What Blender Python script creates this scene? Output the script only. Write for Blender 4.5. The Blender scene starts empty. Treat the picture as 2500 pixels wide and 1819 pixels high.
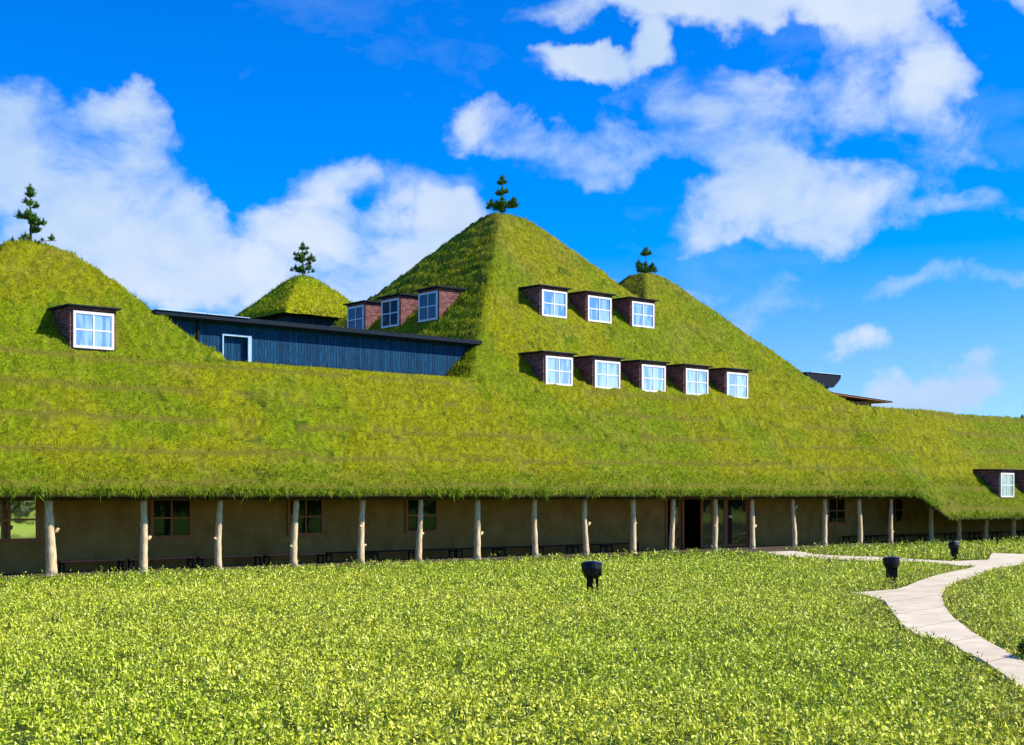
import bpy, bmesh, math, random
import numpy as np
from mathutils import Vector
random.seed(7); rng = np.random.default_rng(11)
R = math.radians
SC = bpy.context.scene
COL = SC.collection
H = 2.5                       # height of the camera and of the eave above the ground
A = 49.7                      # angle between the facade (x axis) and the viewing direction

# ------------------------------------------------------------------ camera
cam_d = bpy.data.cameras.new('camera'); cam = bpy.data.objects.new('camera', cam_d); COL.objects.link(cam)
cam.location = (0, 0, H); cam.rotation_euler = (R(90), 0, -R(90 - A))
cam_d.sensor_width = 36; cam_d.lens = 3305 / 2500 * 36; cam_d.shift_y = 302.5 / 2500
cam_d.clip_end = 5000; cam_d.clip_start = 0.1
SC.camera = cam
SC.render.resolution_x = 1024; SC.render.resolution_y = 745

# ------------------------------------------------------------------ sun and sky
S = Vector((0.535, -0.53, 0.66)).normalized()
sun_el = math.asin(S.z)
sun_d = bpy.data.lights.new('sun', 'SUN'); sun = bpy.data.objects.new('sun', sun_d); COL.objects.link(sun)
sun_d.energy = 5.0; sun_d.angle = R(0.5); sun_d.color = (1.0, 0.92, 0.74)
sun.rotation_euler = (-S).to_track_quat('-Z', 'Y').to_euler()
SC.view_settings.view_transform = 'Standard'; SC.view_settings.look = 'None'
SC.view_settings.gamma = 1; SC.view_settings.exposure = 0.58; SC.view_settings.use_curve_mapping = False

W = bpy.data.worlds.new('World'); SC.world = W; W.use_nodes = True
nt = W.node_tree; nt.nodes.clear(); NL = nt.links
def wn(t, **k):
    n = nt.nodes.new(t)
    for a, b in k.items(): setattr(n, a, b)
    return n
def wmath(op, a, b=None, c=None, clamp=False):
    n = wn('ShaderNodeMath', operation=op, use_clamp=clamp)
    for i, q in enumerate((a, b, c)):
        if q is None: continue
        if isinstance(q, (int, float)): n.inputs[i].default_value = q
        else: NL.new(q, n.inputs[i])
    return n.outputs[0]
def wdot(v, c):
    n = wn('ShaderNodeVectorMath', operation='DOT_PRODUCT'); NL.new(v, n.inputs[0]); n.inputs[1].default_value = c
    return n.outputs['Value']
sky = wn('ShaderNodeTexSky', sky_type='NISHITA', sun_disc=False)
sky.sun_elevation = sun_el; sky.sun_rotation = math.atan2(S.x, S.y)
sky.air_density = 1.0; sky.dust_density = 0.2; sky.ozone_density = 3.0; sky.altitude = 0
hs = wn('ShaderNodeHueSaturation'); NL.new(sky.outputs[0], hs.inputs['Color'])
hs.inputs['Saturation'].default_value = 1.75; hs.inputs['Value'].default_value = 1.55; hs.inputs['Hue'].default_value = 0.511
tint = wn('ShaderNodeMix', data_type='RGBA', blend_type='MULTIPLY'); tint.inputs[0].default_value = 1; NL.new(hs.outputs[0], tint.inputs[6]); tint.inputs[7].default_value = (.85, .80, 1.0, 1)
tc = wn('ShaderNodeTexCoord'); D_ = tc.outputs['Generated']
sa, ca = math.sin(R(A)), math.cos(R(A))
fwd = wmath('MAXIMUM', wdot(D_, (ca, sa, 0)), 0.08)
px = wmath('DIVIDE', wdot(D_, (sa, -ca, 0)), fwd)
pz = wmath('DIVIDE', wdot(D_, (0, 0, 1)), fwd)
def noise(scale, detail=6, rough=.55, off=(0, 0, 0), zs=1.0, dist=0.0):
    m = wn('ShaderNodeMapping'); NL.new(D_, m.inputs[0]); m.inputs['Scale'].default_value = (1, 1, zs); m.inputs['Location'].default_value = off
    n = wn('ShaderNodeTexNoise'); NL.new(m.outputs[0], n.inputs['Vector'])
    n.inputs['Scale'].default_value = scale; n.inputs['Detail'].default_value = detail; n.inputs['Roughness'].default_value = rough
    n.inputs['Distortion'].default_value = dist
    return n.outputs['Fac']
lf = wn('ShaderNodeMapRange', interpolation_type='SMOOTHSTEP'); NL.new(pz, lf.inputs[0]); lf.inputs[1].default_value = .02; lf.inputs[2].default_value = .20
lc = wn('ShaderNodeMix', data_type='RGBA'); NL.new(lf.outputs[0], lc.inputs[0]); lc.inputs[6].default_value = (.42, .66, .95, 1); lc.inputs[7].default_value = (1, 1, 1, 1)
low = wn('ShaderNodeMix', data_type='RGBA', blend_type='MULTIPLY'); low.inputs[0].default_value = 1; NL.new(tint.outputs[2], low.inputs[6]); NL.new(lc.outputs[2], low.inputs[7])
# cloud groups over the building: centre (x, z) and half size on the unit-distance plane, weight
BL = [(40,390,150,170,1.15),(-60,330,110,120,1.1),(320,300,105,62,1.15),(300,520,210,190,1.1),(420,560,110,150,1.0),(180,620,260,110,1.0),(620,640,330,95,1.05),(900,660,260,85,1.05),(1080,570,105,75,1.15),
      (780,470,110,60,.66),(740,560,120,60,.8),(1010,480,200,70,.55),(520,700,300,60,.7),
      (1410,160,120,40,1.05),(1590,115,70,42,1.15),(1900,15,560,55,1.05),(2130,50,170,85,1.1),(2090,220,200,80,.66),(2230,200,70,90,.9),(1830,300,100,120,.5),(1960,430,170,90,1.0),(1980,490,220,105,1.25),(1860,420,60,90,.9),
      (1560,390,300,50,.72),(1200,320,120,45,.80),(1350,320,150,50,.66),(1680,240,200,90,.40),(1720,330,120,80,.45),(1830,540,200,50,.9),(2170,965,90,45,1.05),(2330,975,110,36,1.05),(2080,850,80,36,.75),
      (2360,350,220,60,.52),(1700,700,420,90,.52),(2420,500,160,40,.5),(2400,700,260,34,.55),(2350,60,40,45,.8),(2440,910,90,30,.7)]
acc = None
warp = wmath('MULTIPLY', wmath('SUBTRACT', noise(11, 7, off=(3, 1, 7)), .5), .14)
warp2 = wmath('MULTIPLY', wmath('SUBTRACT', noise(11, 7, off=(13, 5, 2)), .5), .11)
pxw = wmath('ADD', px, warp); pzw = wmath('ADD', pz, warp2)
for (x, y, rx, ry, w) in BL:
    cx, cz, sx, sz = (x - 1250) / 3305, (1212 - y) / 3305, rx / 3305 * 1.5, ry / 3305 * 1.5
    ax = wmath('MULTIPLY', wmath('SUBTRACT', pxw, cx), 1 / sx)
    az = wmath('MULTIPLY', wmath('SUBTRACT', pzw, cz), 1 / sz)
    r2 = wmath('ADD', wmath('MULTIPLY', ax, ax), wmath('MULTIPLY', az, az))
    g = wmath('MULTIPLY', wmath('MAXIMUM', wmath('SUBTRACT', 1.0, r2), 0.0), w)
    acc = g if acc is None else wmath('SUBTRACT', wmath('ADD', acc, g), wmath('MULTIPLY', wmath('MINIMUM', acc, 1.0), g))
# elsewhere in the sky scattered clouds
gen = wmath('MULTIPLY', wmath('SUBTRACT', noise(2.2, 3, off=(5, 5, 5), zs=2), .45), 3.0, clamp=True)
side = wmath('GREATER_THAN', wmath('ABSOLUTE', px), .62)
acc = wmath('MAXIMUM', acc, wmath('MULTIPLY', gen, side))
n1 = noise(14, 10, .60, zs=1.5, dist=.3)
den = wmath('ADD', wmath('MULTIPLY', wmath('MINIMUM', acc, 1.15), 1.0), wmath('MULTIPLY', wmath('SUBTRACT', n1, .5), 1.7))
mr = wn('ShaderNodeMapRange', interpolation_type='SMOOTHSTEP'); NL.new(den, mr.inputs[0])
mr.inputs[1].default_value = .32; mr.inputs[2].default_value = 1.05
n2 = noise(7, 8, .6, off=(1, 8, 3), zs=1.4)
mrc = wn('ShaderNodeMapRange'); NL.new(n2, mrc.inputs[0]); mrc.inputs[1].default_value = .35; mrc.inputs[2].default_value = .66
cc = wn('ShaderNodeMix', data_type='RGBA'); NL.new(mrc.outputs[0], cc.inputs[0])
cc.inputs[6].default_value = (3.5, 4.8, 6.7, 1); cc.inputs[7].default_value = (5.3, 6.0, 6.9, 1)
mix = wn('ShaderNodeMix', data_type='RGBA')
veil = wmath('MULTIPLY', wmath('SUBTRACT', noise(4.5, 7, .62, off=(9, 2, 4), zs=2.2), .55), .9, clamp=True)
NL.new(wmath('MAXIMUM', wmath('MULTIPLY', mr.outputs[0], .93), veil), mix.inputs[0]); NL.new(low.outputs[2], mix.inputs[6]); NL.new(cc.outputs[2], mix.inputs[7])
bg = wn('ShaderNodeBackground'); NL.new(mix.outputs[2], bg.inputs[0]); bg.inputs[1].default_value = 0.095
wo = wn('ShaderNodeOutputWorld'); NL.new(bg.outputs[0], wo.inputs[0])

# ------------------------------------------------------------------ materials
def newmat(name):
    m = bpy.data.materials.new(name); m.use_nodes = True
    t = m.node_tree; b = t.nodes['Principled BSDF']
    return m, t, b
def simple(name, c1, c2=None, rough=.8, scale=6, stretch=(1, 1, 1), bump=0.0, detail=6, spec=.3, lo=.35, hi=.65, metal=0):
    m, t, b = newmat(name)
    b.inputs['Roughness'].default_value = rough; b.inputs['Specular IOR Level'].default_value = spec; b.inputs['Metallic'].default_value = metal
    if c2 is None: b.inputs['Base Color'].default_value = (*c1, 1); return m
    tcn = t.nodes.new('ShaderNodeTexCoord'); mp = t.nodes.new('ShaderNodeMapping'); mp.inputs['Scale'].default_value = stretch
    n = t.nodes.new('ShaderNodeTexNoise'); n.inputs['Scale'].default_value = scale; n.inputs['Detail'].default_value = detail; n.inputs['Roughness'].default_value = .65
    r = t.nodes.new('ShaderNodeMapRange'); r.inputs[1].default_value = lo; r.inputs[2].default_value = hi
    x = t.nodes.new('ShaderNodeMix'); x.data_type = 'RGBA'; x.inputs[6].default_value = (*c1, 1); x.inputs[7].default_value = (*c2, 1)
    t.links.new(tcn.outputs['Object'], mp.inputs[0]); t.links.new(mp.outputs[0], n.inputs['Vector']); t.links.new(n.outputs['Fac'], r.inputs[0])
    t.links.new(r.outputs[0], x.inputs[0]); t.links.new(x.outputs[2], b.inputs['Base Color'])
    if bump:
        bp = t.nodes.new('ShaderNodeBump'); bp.inputs['Strength'].default_value = bump; bp.inputs['Distance'].default_value = .03
        t.links.new(n.outputs['Fac'], bp.inputs['Height']); t.links.new(bp.outputs[0], b.inputs['Normal'])
    return m
def leafmat(name, transl=.25, rough=.6):
    m, t, b = newmat(name)
    at = t.nodes.new('ShaderNodeAttribute'); at.attribute_name = 'col'
    t.links.new(at.outputs['Color'], b.inputs['Base Color']); b.inputs['Roughness'].default_value = rough
    b.inputs['Specular IOR Level'].default_value = .18
    tr = t.nodes.new('ShaderNodeBsdfTranslucent'); t.links.new(at.outputs['Color'], tr.inputs['Color'])
    mx = t.nodes.new('ShaderNodeMixShader'); mx.inputs[0].default_value = transl
    out = t.nodes['Material Output']
    t.links.new(b.outputs[0], mx.inputs[1]); t.links.new(tr.outputs[0], mx.inputs[2]); t.links.new(mx.outputs[0], out.inputs['Surface'])
    return m
def attrmat(name, rough=.9, bump=.6):
    m, t, b = newmat(name)
    at = t.nodes.new('ShaderNodeAttribute'); at.attribute_name = 'col'
    n = t.nodes.new('ShaderNodeTexNoise'); n.inputs['Scale'].default_value = 9; n.inputs['Detail'].default_value = 8; n.inputs['Roughness'].default_value = .75
    tcn = t.nodes.new('ShaderNodeTexCoord'); t.links.new(tcn.outputs['Object'], n.inputs['Vector'])
    r = t.nodes.new('ShaderNodeMapRange'); r.inputs[1].default_value = .3; r.inputs[2].default_value = .7; r.inputs[3].default_value = .5; r.inputs[4].default_value = 1.35
    t.links.new(n.outputs['Fac'], r.inputs[0])
    vm = t.nodes.new('ShaderNodeVectorMath'); vm.operation = 'SCALE'
    t.links.new(at.outputs['Color'], vm.inputs[0]); t.links.new(r.outputs[0], vm.inputs['Scale']); t.links.new(vm.outputs[0], b.inputs['Base Color'])
    b.inputs['Roughness'].default_value = rough; b.inputs['Specular IOR Level'].default_value = .1
    bp = t.nodes.new('ShaderNodeBump'); bp.inputs['Strength'].default_value = bump; bp.inputs['Distance'].default_value = .08
    t.links.new(n.outputs['Fac'], bp.inputs['Height']); t.links.new(bp.outputs[0], b.inputs['Normal'])
    return m
def boards(name, c1, c2, width, vertical=True, rough=.6, rows=3.0, spec=.4, mortar=(0.004, .006, .01), ms=.02, axis='XZ'):
    """planks or shingles: a brick pattern across the wall plane"""
    m, t, b = newmat(name)
    tcn = t.nodes.new('ShaderNodeTexCoord'); sp = t.nodes.new('ShaderNodeSeparateXYZ'); cb = t.nodes.new('ShaderNodeCombineXYZ')
    t.links.new(tcn.outputs['Object'], sp.inputs[0])
    ad = t.nodes.new('ShaderNodeMath'); ad.operation = 'ADD'
    t.links.new(sp.outputs['X'], ad.inputs[0]); t.links.new(sp.outputs['Y'], ad.inputs[1])
    if vertical:
        t.links.new(sp.outputs['Z'], cb.inputs[0]); t.links.new(ad.outputs[0], cb.inputs[1])
    else:
        t.links.new(ad.outputs[0], cb.inputs[0]); t.links.new(sp.outputs['Z'], cb.inputs[1])
    br = t.nodes.new('ShaderNodeTexBrick'); t.links.new(cb.outputs[0], br.inputs['Vector'])
    br.inputs['Scale'].default_value = 1; br.inputs['Row Height'].default_value = width; br.inputs['Brick Width'].default_value = rows
    br.inputs['Mortar Size'].default_value = ms * width * 4; br.inputs['Color1'].default_value = (*c1, 1); br.inputs['Color2'].default_value = (*c2, 1)
    br.inputs['Mortar'].default_value = (*mortar, 1); br.inputs['Bias'].default_value = 0.0
    n = t.nodes.new('ShaderNodeTexNoise'); n.inputs['Scale'].default_value = 5; n.inputs['Detail'].default_value = 8
    mp = t.nodes.new('ShaderNodeMapping'); mp.inputs['Scale'].default_value = (5, 5, .6) if vertical else (1.5, 1.5, 5)
    t.links.new(tcn.outputs['Object'], mp.inputs[0]); t.links.new(mp.outputs[0], n.inputs['Vector'])
    r = t.nodes.new('ShaderNodeMapRange'); r.inputs[1].default_value = .3; r.inputs[2].default_value = .7; r.inputs[3].default_value = .45; r.inputs[4].default_value = 1.7
    t.links.new(n.outputs['Fac'], r.inputs[0])
    vm = t.nodes.new('ShaderNodeVectorMath'); vm.operation = 'SCALE'
    t.links.new(br.outputs['Color'], vm.inputs[0]); t.links.new(r.outputs[0], vm.inputs['Scale']); t.links.new(vm.outputs[0], b.inputs['Base Color'])
    b.inputs['Roughness'].default_value = rough; b.inputs['Specular IOR Level'].default_value = spec
    bp = t.nodes.new('ShaderNodeBump'); bp.inputs['Strength'].default_value = .5; bp.inputs['Distance'].default_value = .02
    t.links.new(br.outputs['Fac'], bp.inputs['Height']); bp.invert = True; t.links.new(bp.outputs[0], b.inputs['Normal'])
    return m
def glass(name, base, refl, rough=.03, tint=(1, 1, 1), vary=False):
    m, t, b = newmat(name)
    b.inputs['Base Color'].default_value = (*base, 1); b.inputs['Roughness'].default_value = .6; b.inputs['Specular IOR Level'].default_value = .05
    g = t.nodes.new('ShaderNodeBsdfGlossy'); g.inputs['Roughness'].default_value = rough; g.inputs['Color'].default_value = (*tint, 1)
    n = t.nodes.new('ShaderNodeTexNoise'); n.inputs['Scale'].default_value = 1.3; tcn = t.nodes.new('ShaderNodeTexCoord')
    t.links.new(tcn.outputs['Object'], n.inputs['Vector'])
    bp = t.nodes.new('ShaderNodeBump'); bp.inputs['Strength'].default_value = .15; bp.inputs['Distance'].default_value = .02
    t.links.new(n.outputs['Fac'], bp.inputs['Height']); t.links.new(bp.outputs[0], g.inputs['Normal'])
    mx = t.nodes.new('ShaderNodeMixShader'); mx.inputs[0].default_value = refl
    if vary:   # white curtains drawn differently behind each window
        oi = t.nodes.new('ShaderNodeObjectInfo'); mp = t.nodes.new('ShaderNodeMapping'); mp.inputs['Scale'].default_value = (2.6, 2.6, .35)
        n4 = t.nodes.new('ShaderNodeTexNoise'); n4.noise_dimensions = '4D'; n4.inputs['Scale'].default_value = 1.6; n4.inputs['Detail'].default_value = 2
        ml = t.nodes.new('ShaderNodeMath'); ml.operation = 'MULTIPLY'; ml.inputs[1].default_value = 37
        t.links.new(oi.outputs['Random'], ml.inputs[0]); t.links.new(ml.outputs[0], n4.inputs['W']); t.links.new(tcn.outputs['Object'], mp.inputs[0]); t.links.new(mp.outputs[0], n4.inputs['Vector'])
        rr_ = t.nodes.new('ShaderNodeMapRange'); rr_.inputs[1].default_value = .44; rr_.inputs[2].default_value = .53; t.links.new(n4.outputs['Fac'], rr_.inputs[0])
        xx_ = t.nodes.new('ShaderNodeMix'); xx_.data_type = 'RGBA'; xx_.inputs[6].default_value = (.06, .13, .17, 1); xx_.inputs[7].default_value = (.34, .45, .52, 1)
        t.links.new(rr_.outputs[0], xx_.inputs[0]); t.links.new(xx_.outputs[2], b.inputs['Base Color'])
    t.links.new(b.outputs[0], mx.inputs[1]); t.links.new(g.outputs[0], mx.inputs[2]); t.links.new(mx.outputs[0], t.nodes['Material Output'].inputs['Surface'])
    return m
M = dict(
    blade=leafmat('grass_blades', .22), leaf=leafmat('meadow_leaves', .13, .5), turf=attrmat('roof_turf'),
    needle=leafmat('pine_needles', .10, .5),
    soil=simple('meadow_soil', (.055, .085, .010), (.11, .16, .018), scale=3, rough=1),
    floor=simple('veranda_earth', (.05, .035, .02), (.08, .06, .035), scale=2, rough=1),
    path=simple('path_concrete', (.50, .42, .29), (.60, .52, .39), scale=2.2, rough=.95, bump=.15, spec=.1),
    stucco=simple('mud_stucco', (.24, .130, .026), (.34, .205, .055), scale=1.6, rough=1, bump=.5, detail=9),
    soffit=simple('soffit_boards', (.06, .035, .018), (.09, .055, .03), scale=3, stretch=(1, 8, 1)),
    post=simple('peeled_log', (.36, .21, .09), (.76, .60, .37), scale=5, lo=.32, hi=.55, stretch=(5, 5, .8), rough=.75, bump=.35),
    frame_w=simple('white_window_paint', (.72, .72, .74), (.82, .80, .80), scale=8, rough=.45),
    frame_b=simple('brown_window_wood', (.28, .09, .022), (.38, .14, .04), scale=6, stretch=(1, 1, 3), rough=.6),
    shingle=boards('reddish_shingles', (.13, .048, .048), (.24, .11, .12), .10, False, rough=.8, rows=.32, mortar=(.06, .02, .02), spec=.2),
    char=boards('charred_cedar', (.002, .034, .090), (.005, .060, .145), .14, True, rough=.75, rows=2.6, mortar=(.001, .006, .02), spec=.12),
    darkroof=simple('dark_sheet_roof', (.003, .009, .022), (.006, .016, .034), scale=4, rough=.7, spec=.15),
    flash=simple('zinc_flashing', (.30, .48, .75), (.45, .62, .85), scale=3, rough=.35, spec=.6),
    brown=boards('brown_planks', (.30, .13, .075), (.42, .20, .12), .16, True, rough=.7, rows=2.5, mortar=(.03, .01, .01)),
    pane_d=glass('dormer_glass', (.16, .26, .34), .42, tint=(.75, .84, .92), vary=True), pane_v=glass('veranda_glass', (.004, .008, .005), .028, tint=(.6, .9, .6)), pane_shade=glass('shaded_dormer_glass', (.005, .035, .09), .05),  # left slope dormer glass: shade and dark blue reflection put into its base colour
    pane_l=glass('lawn_mirroring_glass', (.02, .03, .01), .80),
    curtain=simple('white_curtain', (.7, .72, .72), (.8, .8, .8), scale=9, stretch=(8, 8, .3)),
    bench=simple('bench_board', (.34, .11, .05), (.46, .17, .08), scale=4, stretch=(1, 4, 4), rough=.6),
    iron=simple('black_iron', (.006, .006, .007), (.011, .011, .012), scale=10, rough=.6, spec=.15),
    black=simple('black_lamp_shell', (.005, .005, .008), (.009, .009, .012), scale=20, rough=.4, spec=.2),
    bluelid=simple('blue_black_lamp_rim', (.008, .02, .16), (.02, .05, .30), scale=6, rough=.3, spec=.8),
    bark=simple('pine_bark', (.07, .05, .03), (.12, .09, .06), scale=8, rough=.9),
    stone=simple('base_stone', (.35, .33, .30), (.5, .47, .42), scale=8, rough=.9),
    white=simple('paper_notice', (.6, .6, .58)),
    door_g=glass('door_glass', (.004, .008, .006), .07),
    dark=simple('interior_shade_black', (.004, .004, .004)),
)

# ------------------------------------------------------------------ helpers
def link(o, parent=None):
    COL.objects.link(o)
    if parent: o.parent = parent
    return o
def tag(o, label=None, cat=None, group=None, kind=None):
    if label: o['label'] = label
    if cat: o['category'] = cat
    if group: o['group'] = group
    if kind: o['kind'] = kind
    return o
def empty(name, loc, label, cat, group=None, rz=0):
    o = bpy.data.objects.new(name, None); o.location = loc; o.rotation_euler = (0, 0, rz)
    o.empty_display_size = .3
    link(o); return tag(o, label, cat, group)
class MB:
    def __init__(s): s.v = []; s.f = []
    def add(s, vs, fs):
        b = len(s.v); s.v += [tuple(p) for p in vs]; s.f += [tuple(b + i for i in f) for f in fs]
    def box(s, x0, y0, z0, x1, y1, z1):
        s.add([(x0,y0,z0),(x1,y0,z0),(x1,y1,z0),(x0,y1,z0),(x0,y0,z1),(x1,y0,z1),(x1,y1,z1),(x0,y1,z1)],
              [(0,3,2,1),(4,5,6,7),(0,1,5,4),(1,2,6,5),(2,3,7,6),(3,0,4,7)])
    def prism(s, poly, axis, a, b):
        """poly of 2-D points extruded along axis from a to b"""
        n = len(poly)
        def P(p, q):
            if axis == 'y': return (p[0], q, p[1])
            if axis == 'x': return (q, p[0], p[1])
            return (p[0], p[1], q)
        s.add([P(p, a) for p in poly] + [P(p, b) for p in poly],
              [tuple(range(n)), tuple(range(2 * n - 1, n - 1, -1))] + [(i, (i + 1) % n + 0, (i + 1) % n + n, i + n) for i in range(n)])
    def tube(s, pts, rad, n=8, cap=True, wob=0, rnd=None):
        rings = []
        for i, p in enumerate(pts):
            p = Vector(p); q = Vector(pts[min(i + 1, len(pts) - 1)]) - Vector(pts[max(i - 1, 0)])
            q.normalize(); a = q.orthogonal().normalized(); b = q.cross(a)
            r = rad[i] if isinstance(rad, (list, tuple)) else rad
            rings.append([p + (a * math.cos(2 * math.pi * k / n) + b * math.sin(2 * math.pi * k / n)) * r * (1 + (rnd.uniform(-wob, wob) if rnd else 0)) for k in range(n)])
        if True:  # keep rings aligned: re-project on the first ring's frame for near straight tubes
            base = len(s.v)
        for rg in rings: s.v += [tuple(v) for v in rg]
        for i in range(len(rings) - 1):
            for k in range(n):
                s.f.append((base + i * n + k, base + i * n + (k + 1) % n, base + (i + 1) * n + (k + 1) % n, base + (i + 1) * n + k))
        if cap:
            s.f.append(tuple(base + k for k in range(n))[::-1]); s.f.append(tuple(base + (len(rings) - 1) * n + k for k in range(n)))
    def build(s, name, mat, parent=None, smooth=False):
        me = bpy.data.meshes.new(name); me.from_pydata(s.v, [], s.f); me.update()
        bm = bmesh.new(); bm.from_mesh(me); bmesh.ops.recalc_face_normals(bm, faces=bm.faces); bm.to_mesh(me); bm.free()
        me.materials.append(mat)
        if smooth: me.polygons.foreach_set('use_smooth', [True] * len(me.polygons))
        return link(bpy.data.objects.new(name, me), parent)
def poly_mesh(name, verts, k, cols, mat, parent=None):
    """verts: (N, k, 3) unshared polygons with k corners; cols: (N, 3)"""
    N = len(verts); me = bpy.data.meshes.new(name)
    me.vertices.add(N * k); me.vertices.foreach_set('co', verts.astype(np.float32).ravel())
    me.loops.add(N * k); me.loops.foreach_set('vertex_index', np.arange(N * k, dtype=np.int32))
    me.polygons.add(N); me.polygons.foreach_set('loop_start', np.arange(0, N * k, k, dtype=np.int32))
    me.polygons.foreach_set('loop_total', np.full(N, k, dtype=np.int32))
    me.update(); at = me.color_attributes.new('col', 'FLOAT_COLOR', 'POINT')
    c = np.ones((N, k, 4), np.float32); c[:, :, :3] = cols[:, None, :]
    at.data.foreach_set('color', c.ravel()); me.materials.append(mat)
    return link(bpy.data.objects.new(name, me), parent)
def grid_mesh(name, U, V, Z, cols, mat, parent=None):
    nu, nv = U.shape; me = bpy.data.meshes.new(name)
    co = np.stack([U, V, Z], -1).reshape(-1, 3).astype(np.float32)
    me.vertices.add(len(co)); me.vertices.foreach_set('co', co.ravel())
    i = np.arange(nu * nv).reshape(nu, nv)
    q = np.stack([i[:-1, :-1], i[1:, :-1], i[1:, 1:], i[:-1, 1:]], -1).reshape(-1, 4).astype(np.int32)
    me.loops.add(q.size); me.loops.foreach_set('vertex_index', q.ravel())
    me.polygons.add(len(q)); me.polygons.foreach_set('loop_start', np.arange(0, q.size, 4, dtype=np.int32)); me.polygons.foreach_set('loop_total', np.full(len(q), 4, dtype=np.int32))
    me.update(); at = me.color_attributes.new('col', 'FLOAT_COLOR', 'POINT')
    c = np.ones((len(co), 4), np.float32); c[:, :3] = cols.reshape(-1, 3); at.data.foreach_set('color', c.ravel()); me.materials.append(mat)
    me.polygons.foreach_set('use_smooth', [True] * len(q))
    return link(bpy.data.objects.new(name, me), parent)
TAB = np.random.default_rng(5).random((256, 256))
def vn(x, y):
    xi = np.floor(x).astype(int); yi = np.floor(y).astype(int); fx = x - xi; fy = y - yi
    fx = fx * fx * (3 - 2 * fx); fy = fy * fy * (3 - 2 * fy)
    a = TAB[xi & 255, yi & 255]; b = TAB[(xi + 1) & 255, yi & 255]; c = TAB[xi & 255, (yi + 1) & 255]; d = TAB[(xi + 1) & 255, (yi + 1) & 255]
    return a * (1 - fx) * (1 - fy) + b * fx * (1 - fy) + c * (1 - fx) * fy + d * fx * fy
def fbm(x, y, o=4):
    s = 0; a = .5
    for k in range(o): s = s + a * vn(x * 2 ** k + 17.3 * k, y * 2 ** k + 9.1 * k); a *= .5
    return s / (1 - .5 ** o)
def sstep(a, b, x): t = np.clip((x - a) / (b - a), 0, 1); return t * t * (3 - 2 * t)

# ================================================================== THE SETTING
TERR = 6.6
V0, VR = 39.9, 44.9                    # front slope z = v - V0 (+H); crest of the low slope
def vfront(u): return 40.02 - 1.2 * np.clip((u - 61.45) / 1.1, 0, 1)
def base_h(u, v):
    F = v - V0
    wing = np.minimum(F, 49.7 - v)
    wing = np.minimum(wing, 4.85)
    mid = np.where(v <= VR + .001, F, 4.1)
    w = (u > 60.5) | (u < 12.0)
    b = np.where(w, wing, mid)
    b = np.where(v > 62.5, 2.0, b)
    def pyr(ul, ur, cu, cv, top, k, apv):
        p = np.minimum(np.minimum(F, u - ul), np.minimum(ur - u, apv - v))
        return np.minimum(p, top + .30 - k * np.sqrt((u - cu) ** 2 + (v - cv) ** 2 + .5))
    b = np.maximum(b, pyr(30.8, 62.4, 46.6, 55.7, 15.15, .42, 71.5))
    b = np.maximum(b, pyr(41.65, 67.8, 54.7, 52.97, 12.45, .36, 66.04))
    b = np.maximum(b, pyr(8.6, 29.2, 18.9, 50.2, 9.36, .34, 60.5))
    return b + H
def terr(u, v): return (v * .92 + .12 * (vn(u * .15, v * .1) - .5) + .05 * vn(u * 1.5, v)) % 1.0
def rough_h(u, v):
    d = .20 * (fbm(u * .45, v * .45, 3) - .5) + .15 * (fbm(u * 2.1 + 50, v * 2.6, 4) - .5) + .10 * (vn(u * 6.3, v * 7.1) - .5)
    fr = np.minimum(v - V0, 5.2)
    t = terr(u, v)
    calm = 1 - .85 * sstep(43.9, 44.7, v) * (v < 45) * (u > 21.5) * (u < 36.2)
    d = d * calm
    ter = .20 * sstep(0, .10, t) * (1 - t) * calm * (v < 45.2)
    tl = ((u * 1.6 + .9 * vn(u * .3, v * .5)) % 1.0) * .10 * ((u - 30.8) < (v - V0 - .3)) * (v > 45)
    return d + ter + tl
def roof_z(u, v): return base_h(u, v) + rough_h(u, v)
def roof_col(u, v, n):
    z = base_h(u, v) - H
    hue = fbm(u * .35, v * .35, 4); br = fbm(u * .9 + 31, v * .9 + 12, 4); fine = rng.random(n)
    g1 = np.array([.40, .43, .004]); g2 = np.array([.29, .40, .005]); br1 = np.array([.33, .26, .050]); ye = np.array([.38, .37, .035])
    t = sstep(.40, .62, hue)[:, None]
    c = g1 * (1 - t) + g2 * t
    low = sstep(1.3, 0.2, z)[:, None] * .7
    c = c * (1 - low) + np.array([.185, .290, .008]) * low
    high = sstep(6, 13, z)
    bt = (sstep(.56, .74, br + .08 * high) * (.12 + .38 * fine) + .08 * high)[:, None]
    c = c * (1 - bt) + br1 * bt
    yt = ((fine > .87) * .8)[:, None]; c = c * (1 - yt) + ye * yt
    dk = ((vn(u * 2.3 + 77, v * 2.9) < .10) * (fine < .8) * .75)[:, None]; c = c * (1 - dk) + np.array([.09, .17, .01]) * dk
    return np.clip(c * (.65 + .70 * rng.random(n))[:, None], 0, 1)

# ------------------------------------------------------------------ main building
bld = empty('grass_roof_building', (46, 42, 0), 'long low grass roofed building with pine topped peaks, dormers and a log post veranda', 'building')
bld.location = (0, 0, 0)
us = np.arange(2, 100, .13)
fr = np.linspace(0, 1, 18)
rest = np.concatenate([np.arange(41.6, VR, .12), [VR, VR + .03], np.arange(45.05, 61, .14), np.arange(61, 68, .8)])
U = np.repeat(us[:, None], 18 + len(rest) + 3, 1)
vf = vfront(us)[:, None]
Vg = np.concatenate([vf + .45, vf + .02, vf, vf + (41.5 - vf) * fr[None, :], np.repeat(rest[None, :], len(us), 0)], 1)
Zg = roof_z(U, Vg)
zf = (vf[:, 0] - V0 - .1) + H
wob = .05 * (fbm(us * 1.5, us * 0 + 3, 3) - .5)
Zg[:, 0] = zf - .06 + .25; Zg[:, 1] = zf - .06 + wob; Zg[:, 2] = zf - .03 + wob
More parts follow.
